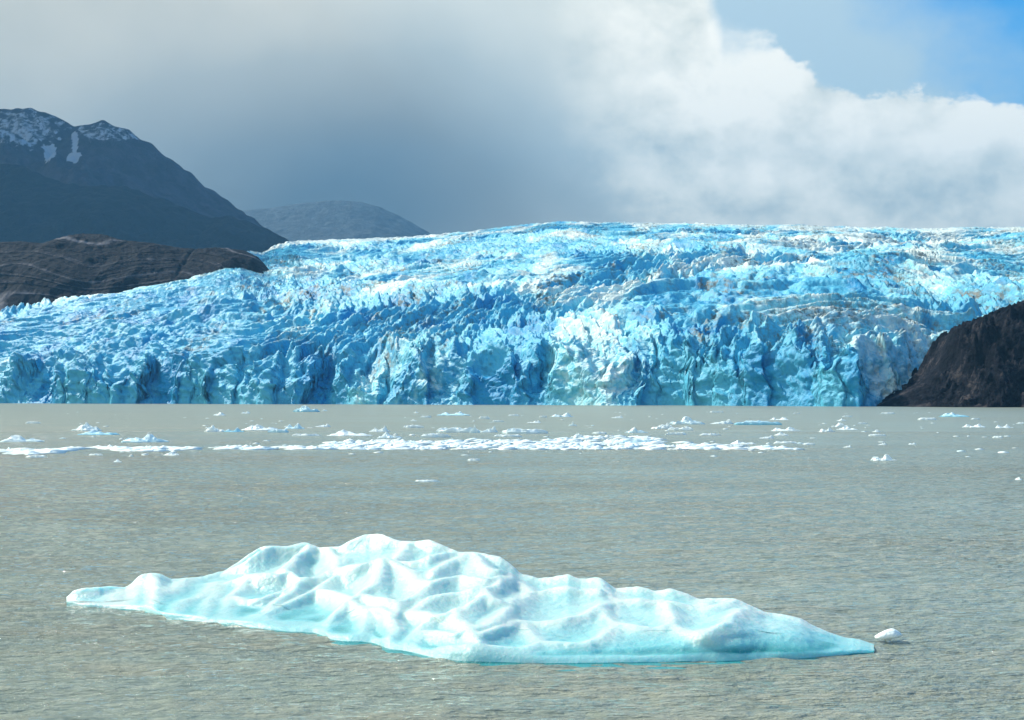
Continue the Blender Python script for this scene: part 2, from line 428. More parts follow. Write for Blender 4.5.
def build_rocks():
    def swirl(X, Y, Z):
        # folded layers: a sweeping arc pattern
        x = (X + 470) / 190.0; z = (Z - 150) / 60.0
        r = np.sqrt((x + .2) ** 2 + ((z + 1.1) * 1.15) ** 2)
        return (r * 7 + .55 * perlin(x * 1.6, z * 1.6, 3) * 6 + .6 * x * 4 + .004 * Y * 3).astype(np.float32)
    m = mat_rock('banded_rock', (.004, .005, .009), (.010, .011, .018), (.20, .19, .205), .02, strata=.70)
    ridge('rock_outcrop', 1880, [(-330, 262), (-200, 250), (-80, 246), (0, 243), (25, 242), (45, 244), (62, 238), (85, 234), (105, 235), (125, 241), (150, 243), (180, 248), (194, 249), (197, 252), (200, 249), (225, 248), (245, 251), (258, 257), (266, 266), (285, 285)],
          230, 260, m, 620, 300, 15, 110, 35, label='dark banded rock outcrop of folded layers standing above the left glacier edge', cat='rock outcrop',
          base=60, profile=1.7, strata=swirl)
    def st(X, Y, Z):
        return (X * .05 + Z * .09 + 3 * perlin(X / 30, Z / 30, 8)).astype(np.float32)
    m2 = mat_rock('dark_rock', (.003, .005, .010), (.016, .018, .027), (.17, .145, .14), .05, strata=.2)
    ridge('rock_outcrop', 870, [(862, 411), (878, 406), (900, 395), (923, 382), (938, 367), (946, 350), (953, 334), (964, 324), (985, 316), (1005, 307), (1030, 299), (1080, 288), (1150, 280), (1300, 268)],
          95, 140, m2, 520, 300, 34, 30, 45, label='dark jagged rock headland meeting the lake at the right edge', cat='rock outcrop',
          base=-4, profile=1.3, strata=st, push=6)

# ------------------------------------------------------------------ lake
def build_water():
    u = np.concatenate([-np.geomspace(30, .5, 40), np.linspace(-.45, .45, 760), np.geomspace(.5, 30, 40)])
    y = np.concatenate([np.linspace(-400, 14, 30), np.geomspace(15, 260, 1150), np.geomspace(264, 1600, 120), np.geomspace(1700, 14000, 14)])
    W = np.maximum(y, 20.0)
    X = u[None] * W[:, None]; Y = y[:, None] * np.ones(len(u))[None]
    Xr = X + .3 * Y
    a = .055 * perlin(X * .2, Y * .62, 501) + .04 * perlin(X * .55 + Y * .2, Y * 1.5, 502) + .034 * perlin(X * 1.0, Y * 3.4 - X * .2, 503) + .022 * perlin(X * 1.9, Y * 6.5 + X * .2, 504)
    fade = 1 - sstep(120, 260, Y)
    Z = a * fade * sstep(-40, 10, Y) * (np.abs(u)[None] < .6)
    # calmer water in the lee of the berg
    me = grid_mesh('lake_water', X, Y, Z)
    link('water', me, mat_water(), 'grey green silty lake water with small ripples', 'water', kind='structure')

# ------------------------------------------------------------------ the foreground berg
RIDGES = [
 [(144, 574), (130, 588), (111, 603)], [(154, 574), (157, 588), (152, 605), (149, 613)], [(157, 588), (169, 591), (190, 578)],
 [(270, 546), (246, 561), (226, 571)], [(316, 542), (296, 555), (287, 570)], [(278, 575), (239, 577), (216, 584), (200, 597), (185, 600), (174, 611)],
 [(216, 582), (213, 597), (207, 607), (201, 617)], [(245, 575), (262, 575), (275, 575), (288, 571), (300, 577), (309, 577), (325, 571), (338, 567), (359, 564), (380, 557)],
 [(284, 568), (294, 557), (306, 550), (311, 543)], [(336, 567), (336, 557), (328, 547)], [(250, 577), (242, 585), (228, 597), (228, 606), (222, 620)],
 [(300, 580), (292, 592), (278, 599), (269, 608)], [(228, 597), (245, 600), (262, 598), (278, 592), (292, 592)],
 [(239, 625), (261, 617), (278, 607), (296, 597), (318, 588), (336, 592), (349, 597)], [(239, 624), (255, 616), (266, 617), (268, 626)],
 [(380, 557), (357, 566), (336, 574), (322, 583), (318, 588)], [(383, 557), (379, 570), (372, 584), (353, 597), (345, 602), (333, 615), (322, 630)],
 [(384, 556), (394, 561), (411, 570), (417, 580), (430, 582), (444, 578), (457, 575), (469, 576), (486, 579), (513, 577)],
 [(394, 560), (413, 561), (432, 555), (455, 551), (474, 551)], [(432, 572), (444, 565), (457, 558), (465, 552)],
 [(474, 551), (482, 562), (494, 569), (513, 573)], [(517, 577), (498, 584), (484, 588), (465, 590), (448, 592), (430, 595), (420, 603), (412, 609)],
 [(484, 588), (496, 598), (512, 604)], [(412, 609), (432, 616), (448, 612), (465, 606), (484, 595)],
 [(455, 608), (459, 619), (469, 625), (482, 625), (502, 615), (519, 603)], [(415, 538), (407, 543), (402, 552), (394, 559)],
 [(350, 597), (365, 594), (384, 598), (398, 602), (412, 596), (430, 582)], [(358, 605), (369, 607), (392, 613), (396, 629), (388, 641)],
 [(350, 600), (358, 605), (369, 611), (364, 625), (361, 637)], [(398, 602), (396, 615)], [(432, 616), (420, 627), (408, 645)],
 [(412, 643), (424, 632), (440, 631), (457, 633), (470, 626)], [(480, 625), (499, 620), (510, 609), (521, 598), (532, 592), (551, 588), (585, 589), (602, 590)],
 [(517, 578), (527, 587), (534, 591)], [(480, 634), (508, 624), (525, 620), (555, 621), (574, 617), (589, 611), (604, 605), (619, 600), (641, 598), (660, 600)],
 [(602, 578), (610, 588), (619, 600)], [(440, 648), (460, 647), (480, 647), (502, 649), (523, 648), (538, 642), (559, 643), (585, 643), (600, 637), (611, 630), (619, 624), (639, 626), (660, 627)],
 [(525, 621), (534, 634), (538, 642)], [(604, 605), (608, 615), (619, 624)], [(470, 626), (476, 637), (480, 647)],
 [(640, 599), (665, 601), (691, 606), (711, 606), (729, 602), (735, 599)],
 [(640, 626), (660, 626), (673, 623), (686, 630), (701, 633), (716, 630), (726, 622), (738, 612), (752, 610), (772, 612), (792, 617), (815, 630)],
 [(673, 623), (672, 611), (665, 601)], [(701, 588), (702, 598), (706, 606)], [(752, 610), (745, 604)], [(120, 590), (131, 594), (128, 603)]]

def build_berg():
    NC, NR = 900, 520
    px = np.linspace(66.5, 874, NC)
    fi = lambda xs, ys: np.interp(px, xs, ys)
    def smooth(a, k):
        ker = np.hanning(k); ker /= ker.sum()
        return np.convolve(np.pad(a, k // 2, mode='edge'), ker, mode='valid')[:len(a)]
    yw = fi([66, 80, 110, 140, 160, 200, 240, 260, 290, 318, 326, 345, 375, 385, 410, 440, 470, 560, 640, 720, 800, 840, 874],
            [605, 607, 608, 610, 617, 622, 626, 629, 632, 633, 639, 642, 643, 649, 652, 660, 663, 664, 663, 662, 659, 656, 653])
    yc = fi([66, 72, 78, 98, 112, 126, 142, 158, 170, 196, 225, 258, 266, 285, 306, 320, 340, 350, 364, 380, 398, 415, 430, 445, 460, 474, 500, 512, 520, 540, 568, 580, 600, 615, 640, 655, 672, 700, 716, 735, 765, 782, 800, 815, 830, 845, 860, 870, 874],
            [599, 592, 589, 587, 586, 588, 574, 573, 579, 578, 571, 548, 545, 546, 542, 547, 546, 540, 534, 533, 540, 541, 539, 546, 552, 551, 556, 565, 573, 578, 574, 579, 577, 588, 586, 591, 588, 599, 598, 598, 612, 614, 618, 627, 634, 639, 641, 645, 653])
    yw = smooth(yw, 27)
    Df = F * CAMZ / (yw - HOR)
    dep = fi([66, 100, 140, 200, 260, 370, 450, 520, 620, 700, 800, 850, 874], [.4, 1.1, 3.0, 5.5, 8.0, 9.5, 9.5, 8.0, 6.5, 5.2, 3.0, 1.6, .9])
    Dc = Df[0] * 0 + smooth(Df, 61) + dep
    yc = yc + .9 * perlin(px / 7, px * 0, 660) * (px < 300) + .5 * perlin(px / 5, px * 0, 661)
    Zc = z_at(yc, Dc) ; Zc = np.maximum(Zc, .02)
    # first ridge above the water
    yr = fi([66, 80, 140, 200, 260, 330, 380, 430, 480, 530, 560, 600, 640, 690, 720, 740, 770, 800, 850, 874],
            [602, 603, 603, 613, 620, 630, 632, 645, 640, 648, 646, 644, 638, 634, 618, 610, 613, 620, 647, 652])
    dr = fi([66, 140, 260, 430, 480, 700, 760, 830, 874], [.15, .5, .8, .6, .5, .8, 1.0, .7, .15])
    Zr = np.clip(z_at(yr, Df + dr), .02, 3); Zr = np.minimum(Zr, Zc * .97)
    Zr = smooth(Zr, 25)
    s = np.concatenate([np.linspace(-.12, 0, 26, endpoint=False), np.linspace(0, 1, 380), np.linspace(1, 1.9, NR - 406)])
    S = s[:, None] * np.ones(NC)[None]
    L = (Dc - Df)[None]
    Y = Df[None] + np.maximum(S, 0) * L
    tr = (dr / (Dc - Df))[None]
    a = np.clip(S / tr, 0, 1); b = np.clip((S - tr) / (1 - tr), 0, 1)
    Z = Zr[None] * (1 - (1 - a) ** 1.9) + (Zc - Zr)[None] * (b ** .85)
    back = np.clip(S - 1, 0, 1)
    Z = np.where(S > 1, Zc[None] - (Zc[None] + .7) * (back / .9) ** .9 * 1.0, Z)
    # a wet foot of ice barely awash in front of the wall, deeper further out
    foot = fi([66, 110, 160, 330, 460, 520, 600, 760, 830, 874], [.05, .15, .1, .25, .15, .45, .8, .75, .4, .05])[None]
    q = np.clip(-S / .12, 0, 1)
    Z = np.where(S < 0, np.where(q < .7, .0 - .035 * q / .7, -.035 - (q - .7) / .3 * .8), Z)
    Y = np.where(S < 0, Df[None] - np.minimum(q / .7, 1) * foot - np.clip(q - .7, 0, 1) * .3, Y)
    X = (px - 512)[None] / F * Y
    # melt ridges: each runs over the ice between hollows
    iy = HOR - (Z - CAMZ) * F / Y
    top = (S >= 0) & (S <= 1)
    wx = (X + .07 * perlin(X / .8, Y / .8, 601)).astype(np.float32); wy = (Y + .07 * perlin(X / .8, Y / .8, 602)).astype(np.float32)
    D = np.clip((1 - S) * L, 0, 9).astype(np.float32) * 1.15
    def onto(bx, by):
        c = int(np.argmin(np.abs(px - bx)))
        r = int(np.argmin(np.where(top[:, c], np.abs(iy[:, c] - by), 1e9)))
        return X[r, c], Y[r, c]
    for pl in RIDGES:
        pts = [onto(*p) for p in pl]
        for (ax, ay), (bx, by) in zip(pts, pts[1:]):
            n_ = min(ax, bx) - 1.6; m_ = max(ax, bx) + 1.6
            dx, dy = bx - ax, by - ay; l2 = dx * dx + dy * dy + 1e-9
            tt = np.clip(((wx - ax) * dx + (wy - ay) * dy) / l2, 0, 1)
            D = np.minimum(D, np.sqrt((wx - ax - tt * dx) ** 2 + (wy - ay - tt * dy) ** 2))
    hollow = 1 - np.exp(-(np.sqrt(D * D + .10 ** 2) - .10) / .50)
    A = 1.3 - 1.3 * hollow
    fadeW = sstep(0, .06, S) * sstep(0, .32, Z)
    amp = (.35 * np.clip(Zc / 1.3, .25, 1.2) * (1 + .7 * (1 - sstep(300, 380, px))))[None] * fadeW * np.where(S > 1, 0, 1)
    amp = amp * (1 - .75 * sstep(735, 770, px)[None] * (1 - sstep(.6, .95, S)))
    Z = Z - hollow * amp
    for it in range(2):
        for ax, k in ((0, 5), (1, 7)):
            ker = np.hanning(k + 2)[1:-1]; ker /= ker.sum()
            pad = [(0, 0), (0, 0)]; pad[ax] = (k // 2, k // 2)
            Zp = np.pad(Z, pad, mode='edge')
            Z2 = sum(ker[q] * (Zp[q:q + Z.shape[0]] if ax == 0 else Zp[:, q:q + Z.shape[1]]) for q in range(k))
            Z = np.where(S < .02, Z, Z2)
    Z = Z + fadeW * (.012 * fbm(X / 1.3, Y / 1.3, 611, 3) + .012 * fbm(X / .25, Y / .25, 612, 3))
    floorz = np.where((S >= 0) & (S <= 1), np.minimum(sstep(0, .03, S) * .05 + .06 * S * L + .05 * perlin(X / .7, Y / .7, 640), Zc[None] * .8), -9)
    Z = np.where(S > 0, np.maximum(Z, floorz) + .05 * np.exp(-np.abs(Z - floorz) * 8) * sstep(0, .05, S), Z)
    Y2 = Y + np.where(S < .25, 1, 0) * .10 * perlin(X / .8, Z / .25, 621) * sstep(-.02, .06, S)
    clear = np.clip(sstep(.02, .55, hollow) * .72, 0, 1) * sstep(0, .5, fadeW) + .25 * sstep(560, 760, px)[None] * (S < .4) - .7 * (1 - sstep(120, 165, px))[None] + 3.0 * (S <= 0) + .12 * np.clip(fbm(X / .9, Y / .9, 651, 3), -1, 1)  # hollow term paints the aqua shade of the slopes; foot is clear ice
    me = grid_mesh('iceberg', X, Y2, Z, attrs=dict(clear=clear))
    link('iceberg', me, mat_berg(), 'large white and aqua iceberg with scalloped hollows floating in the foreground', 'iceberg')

# ------------------------------------------------------------------ floes
def floe_mesh(W, Dp, H, kind, teal, seed, n=30, r=9):
    """lump of ice: outline, rough top with one or more humps, keel under water"""
    R = random.Random(seed)
    pts = []; zs = []; tl = []
    humps = {'peak': [(R.uniform(-.25, .25), 0, .26, 1.0), (R.uniform(-.6, .6), 0, .35, .45)],
             'hump': [(R.uniform(-.3, .1), 0, .45, 1.0), (R.uniform(.2, .6), 0, .3, .5)],
             'flat': [(R.uniform(-.5, .5), 0, .3, .55), (R.uniform(-.6, .6), 0, .5, .4)],
             'wedge': [(.55, 0, .28, 1.0), (.1, 0, .45, .6)],
             'twin': [(-.5, 0, .24, .8), (.35, 0, .28, 1.0)]}[kind]
    floor = {'flat': .55, 'hump': .22, 'peak': .25, 'wedge': .2, 'twin': .22}[kind]
    ph = [R.uniform(0, 6.28) for _ in range(4)]
    co = [(0, 0)]
    for i in range(1, r + 1):
        for k in range(n):
            th = 2 * math.pi * k / n
            o = 1 + .13 * math.sin(2 * th + ph[0]) + .10 * math.sin(3 * th + ph[1]) + .07 * math.sin(7 * th + ph[2]) + .05 * math.sin(11 * th + ph[3])
            q = (i / r) ** .85
            co.append((q * o * math.cos(th), q * o * math.sin(th)))
    c = np.array(co); mx = np.abs(c[:, 0]).max(); c /= mx
    q = np.concatenate([[0], np.repeat((np.arange(1, r + 1) / r) ** .85, n)])
    z = np.zeros(len(c)) + floor
    for (hx, hy, hw, hh) in humps:
        d = np.sqrt(((c[:, 0] - hx) / hw) ** 2 + ((c[:, 1] - hy) / (hw * 1.4)) ** 2)
        z = np.maximum(z, floor + (hh - floor) * np.clip(1 - d * .75, 0, 1))
    z = z * (.85 + .5 * perlin(c[:, 0] * 3.1 + seed * .37, c[:, 1] * 2.1 + seed, 700)) + .16 * perlin(c[:, 0] * 7 + seed, c[:, 1] * 6, 701)
    z = np.clip(z, .08, 1.1) * (1 - sstep(.80, 1.0, q) * .55)
    z = z / max(z.max(), 1e-3) * H
    X = c[:, 0] * W / 2; Yy = c[:, 1] * Dp / 2
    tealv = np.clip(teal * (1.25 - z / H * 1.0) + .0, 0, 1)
    verts = list(zip(X, Yy, z)); faces = []
    for k in range(n): faces.append((0, 1 + k, 1 + (k + 1) % n))
    for i in range(1, r):
        a = 1 + (i - 1) * n; b = 1 + i * n
        for k in range(n): faces.append((a + k, b + k, b + (k + 1) % n, a + (k + 1) % n))
    # waterline skirt and keel
    a = 1 + (r - 1) * n; s0 = len(verts)
    for k in range(n): verts.append((X[a + k] * 1.02, Yy[a + k] * 1.02, -.12 * H - .05))
    for k in range(n): faces.append((a + k, s0 + k, s0 + (k + 1) % n, a + (k + 1) % n))
    s1 = len(verts)
    for k in range(n): verts.append((X[a + k] * .7, Yy[a + k] * .7, -H * 1.5 - .2))
    for k in range(n): faces.append((s0 + k, s1 + k, s1 + (k + 1) % n, s0 + (k + 1) % n))
    faces.append(tuple(range(s1, s1 + n))[::-1])
    tv = np.concatenate([tealv, np.full(2 * n, min(1, teal + .3))])
    return tri_mesh('ice_floe', verts, faces, smooth=False, attrs=dict(clear=tv))

# x0, x1, waterline row, height in px, kind, clear blue 0..1, object name, category, label
FLOES = [
 (0, 44, 442, 7, 'hump', .15, 'ice_floe', 'low white humped floe at the left edge just above the drift ice line'),
 (25, 41, 423.5, 2.2, 'flat', .1, 'ice_floe', 'thin white floe alone on open water, farthest up near the left edge'),
 (70, 104, 431, 9, 'hump', .1, 'ice_floe', 'rounded white hump of ice, left and higher of the overlapping pair near the left'),
 (78, 121, 435, 5.5, 'hump', .75, 'ice_floe', 'low slab with a teal underside in front of the rounded white hump at left'),
 (119, 168, 442.5, 8.5, 'peak', .45, 'ice_floe', 'pointed white and aqua floe rising behind the left part of the drift ice line'),
 (25, 48, 458, 3, 'flat', 0, 'ice_floe', 'flat white floe below the drift ice line near the left edge'),
 (88, 103, 455.5, 2, 'flat', 0, 'ice_floe', 'narrow white sliver just below the drift ice line, second from the left edge'),
 (113, 122, 462, 3, 'hump', 0, 'ice_floe', 'tiny white chunk on open water, lowest of those under the left drift ice'),
 (163, 181, 455.5, 4, 'hump', 0, 'ice_floe', 'small white chunk just below the thin part of the drift ice line'),
 (213, 227, 415.5, 3.6, 'hump', .1, 'ice_floe', 'small white lump, left of the two close under the blue ice cliff'),
 (241, 251, 413.5, 2.6, 'twin', .1, 'ice_floe', 'tiny white lump, right of the two close under the blue ice cliff'),
 (291, 320, 412, 6.5, 'peak', .65, 'ice_floe', 'white topped teal bergy bit nearest the ice cliff in the left half'),
 (322, 328, 411, 1.6, 'hump', .2, 'ice_floe', 'tiny speck of ice touching the right side of the teal bergy bit'),
 (203, 226, 432, 7, 'hump', 0, 'ice_floe', 'white sloping block at the left end of the chain of floes left of centre'),
 (223, 244, 432, 5, 'twin', .75, 'ice_floe', 'aqua wedge between two white blocks in the chain of floes left of centre'),
 (241, 281, 430.5, 6.5, 'hump', .05, 'ice_floe', 'longest white block in the middle of the chain of floes left of centre'),
 (268, 290, 432.5, 4, 'flat', .55, 'ice_floe', 'low bluish slab below the right half of the chain of floes'),
 (284, 305, 429, 6, 'twin', .4, 'ice_floe', 'pale blue lump at the right end of the chain of floes left of centre'),
 (315, 331, 427, 3.5, 'wedge', 0, 'ice_floe', 'small white wedge right of the chain of floes'),
 (292, 321, 436, 2.4, 'flat', 0, 'ice_floe', 'thin long white strip below the chain of floes, above the drift ice'),
 (437, 471, 415.5, 4.2, 'twin', .6, 'ice_floe', 'low aqua bergy bit under the cliff, just left of the middle of the lake'),
 (413, 419, 413, 1.8, 'hump', 0, 'ice_floe', 'tiny white speck highest in the group left of the low aqua bergy bit'),
 (420, 432, 417.5, 2.2, 'flat', 0, 'ice_floe', 'short white strip just below and left of the low aqua bergy bit'),
 (410, 417, 421, 2, 'hump', 0, 'ice_floe', 'tiny white speck above the flat lens shaped floe'),
 (402, 424, 428, 3.4, 'flat', 0, 'ice_floe', 'flat lens shaped white floe on open water above the drift ice'),
 (369, 392, 432, 6.5, 'twin', 0, 'ice_floe', 'jagged white floe behind the long rough one near the drift ice'),
 (327, 376, 436, 6.5, 'hump', 0, 'ice_floe', 'long rough white floe lying just above the left end of the thick drift ice'),
 (376, 402, 438.5, 7.5, 'peak', .1, 'ice_floe', 'triangular white floe touching the right end of the long rough one'),
 (417, 451, 437.5, 4.5, 'flat', .1, 'ice_floe', 'low white floe between the triangular floe and the long spiked slab'),
 (433, 482, 432.5, 5.5, 'flat', .1, 'ice_floe', 'long white slab with a sharp spike beside it, left of centre'),
 (469, 480, 433, 9, 'peak', .2, 'ice_floe', 'sharp white spike at the right end of the long slab'),
 (478, 491, 419, 3, 'flat', 0, 'ice_floe', 'short white strip right of the low aqua bergy bit'),
 (409, 415, 435.5, 1.6, 'flat', 0, 'ice_floe', 'tiny speck beside the triangular white floe'),
 (467, 480, 461, 2.6, 'flat', 0, 'ice_floe', 'small thin floe alone on open water above the tall part of the iceberg'),
 (414, 440, 482, 2.2, 'flat', .1, 'ice_floe', 'thin white sliver on open water closest above the iceberg peak'),
 (508, 520, 416, 2, 'flat', 0, 'ice_floe', 'thin white strip under the cliff at the middle of the lake'),
 (539, 547, 417.5, 2.2, 'flat', 0, 'ice_floe', 'small white strip just left of the ragged low bergy bit at centre'),
 (550, 575, 417, 4.4, 'twin', .25, 'ice_floe', 'ragged low white bergy bit under the cliff right of centre'),
 (611, 624, 418, 2.6, 'wedge', 0, 'ice_floe', 'small white strip with a lump at its left end, under the dark blue cliff'),
 (491, 504, 422, 2.2, 'flat', 0, 'ice_floe', 'thin white strip above the wedge shaped floe at centre'),
 (527, 542, 423, 3, 'wedge', 0, 'ice_floe', 'short slanting white strip left of the little cone of ice'),
 (568, 577, 426, 5, 'peak', .1, 'ice_floe', 'little white cone of ice alone on open water at centre'),
 (479, 498, 432.5, 7, 'wedge', .1, 'ice_floe', 'white wedge shaped floe with its high end at the right'),
 (498, 548, 433.5, 5.8, 'flat', .15, 'ice_floe', 'long smooth white slab right of the wedge shaped floe'),
 (493, 523, 437, 2.6, 'flat', .1, 'ice_floe', 'thin strip of ice just below the long smooth slab'),
 (570, 587, 438, 5, 'hump', .1, 'ice_floe', 'rough white lump standing on the drift ice at centre'),
 (592, 607, 434, 2.6, 'flat', 0, 'ice_floe', 'short thin strip just left of the dome on the drift ice'),
 (624, 648, 433, 6, 'hump', .25, 'ice_floe', 'smooth rounded dome of ice on top of the thick drift ice'),
 (612, 656, 443, 4.2, 'flat', .55, 'ice_floe', 'aqua tinted slab set into the thick drift ice below the dome'),
 (669, 708, 424.5, 8.5, 'peak', .25, 'ice_floe', 'tallest peaked white bergy bit right of centre with a shadowed right side'),
 (710, 735, 424, 4.8, 'wedge', .05, 'ice_floe', 'white wedge between the tallest peaked bergy bit and the aqua slab'),
 (732, 782, 425, 4.8, 'flat', .85, 'ice_floe', 'long bright aqua slab right of centre'),
 (769, 791, 420, 3, 'twin', 0, 'ice_floe', 'thin white floe just behind the right end of the bright aqua slab'),
 (649, 674, 429, 6.5, 'wedge', 0, 'ice_floe', 'slanting white floe just below and left of the tallest peaked bergy bit'),
 (668, 696, 430.5, 4, 'flat', 0, 'ice_floe', 'white lens of ice just below the tallest peaked bergy bit'),
 (665, 687, 435, 3, 'flat', 0, 'ice_floe', 'thin white strip between the dome and the plain flat strip to its right'),
 (698, 721, 435.5, 2.4, 'flat', 0, 'ice_floe', 'plain flat white strip on open water below the white wedge'),
 (729, 756, 444.5, 4.4, 'hump', 0, 'ice_floe', 'rough white floe above the right tail of the drift ice line'),
 (708, 724, 412.5, 1.6, 'flat', 0, 'ice_floe', 'faint thin strip nearest the cliff right of centre'),
 (793, 800, 414, 1.6, 'flat', 0, 'ice_floe', 'tiny speck near the cliff above the bright aqua slab'),
 (770, 800, 431, 4.2, 'twin', 0, 'ice_floe', 'long white floe below the bright aqua slab'),
 (774, 789, 435.5, 3.6, 'hump', 0, 'ice_floe', 'small rough white chunk below the long floe right of the aqua slab'),
 (758, 775, 438.5, 3, 'wedge', 0, 'ice_floe', 'small white strip above the right tail of the drift ice line'),
 (774, 799, 443.8, 3, 'flat', 0, 'ice_floe', 'flat white floe above the very end of the drift ice line'),
 (802, 815, 444.8, 2.2, 'flat', 0, 'ice_floe', 'short thin strip just beyond the right end of the drift ice line'),
 (818, 835, 432, 4.4, 'twin', 0, 'ice_floe', 'white two humped chunk left of the close pair on the right side'),
 (831, 850, 427, 4.6, 'hump', 0, 'ice_floe', 'upper white chunk of the close pair on the right side'),
 (836, 858, 430, 3.6, 'hump', 0, 'ice_floe', 'lower white slab of the close pair on the right side'),
 (842, 853, 417, 1.6, 'flat', 0, 'ice_floe', 'thin strip highest above the close pair on the right side'),
 (836, 847, 421, 2.6, 'hump', 0, 'ice_floe', 'small white chunk directly above the close pair on the right side'),
 (857, 868, 424, 1.8, 'flat', 0, 'ice_floe', 'thin strip just right of the upper chunk of the close pair'),
 (872, 881, 432, 2.4, 'hump', 0, 'ice_floe', 'small rounded white chunk above a flat strip on the right side'),
 (867, 886, 436, 2.2, 'flat', 0, 'ice_floe', 'flat strip below the small rounded chunk on the right side'),
 (843, 852, 447.5, 2.8, 'wedge', 0, 'ice_floe', 'small white wedge on open water below the close pair'),
 (878, 887, 445, 2.6, 'wedge', 0, 'ice_floe', 'little white chunk above the larger lone chunk on the right'),
 (908, 917, 444.5, 2.2, 'twin', .1, 'ice_floe', 'little pale chunk up and right of the larger lone chunk'),
 (881, 895, 414, 2, 'flat', 0, 'ice_floe', 'thin white strip near the foot of the dark headland'),
 (917, 937, 420, 2.6, 'flat', 0, 'ice_floe', 'long thin strip below and left of the aqua block by the headland'),
 (939, 971, 416.8, 4.4, 'hump', .75, 'ice_floe', 'aqua block floating in front of the dark headland'),
 (970, 980, 419.5, 1.8, 'flat', 0, 'ice_floe', 'thin strip just below and right of the aqua block by the headland'),
 (962, 986, 427.5, 4, 'twin', 0, 'ice_floe', 'ragged white floe, left of the two at far right'),
 (994, 1013, 428, 4, 'twin', 0, 'ice_floe', 'ragged white floe, right of the two at far right'),
 (1015, 1032, 424, 2, 'flat', 0, 'ice_floe', 'thin strip cut by the right edge of the view'),
 (993, 1003, 438, 2.2, 'flat', 0, 'ice_floe', 'small thin strip below the two ragged floes at far right'),
 (869, 896, 461, 7, 'twin', .05, 'ice_floe', 'largest lone white chunk on open water right of centre, with a low tail'),
 (1015, 1022, 480, 3.2, 'peak', .05, 'ice_floe', 'tiny pointed chunk at the right edge, nearer than all other drifting ice'),
]

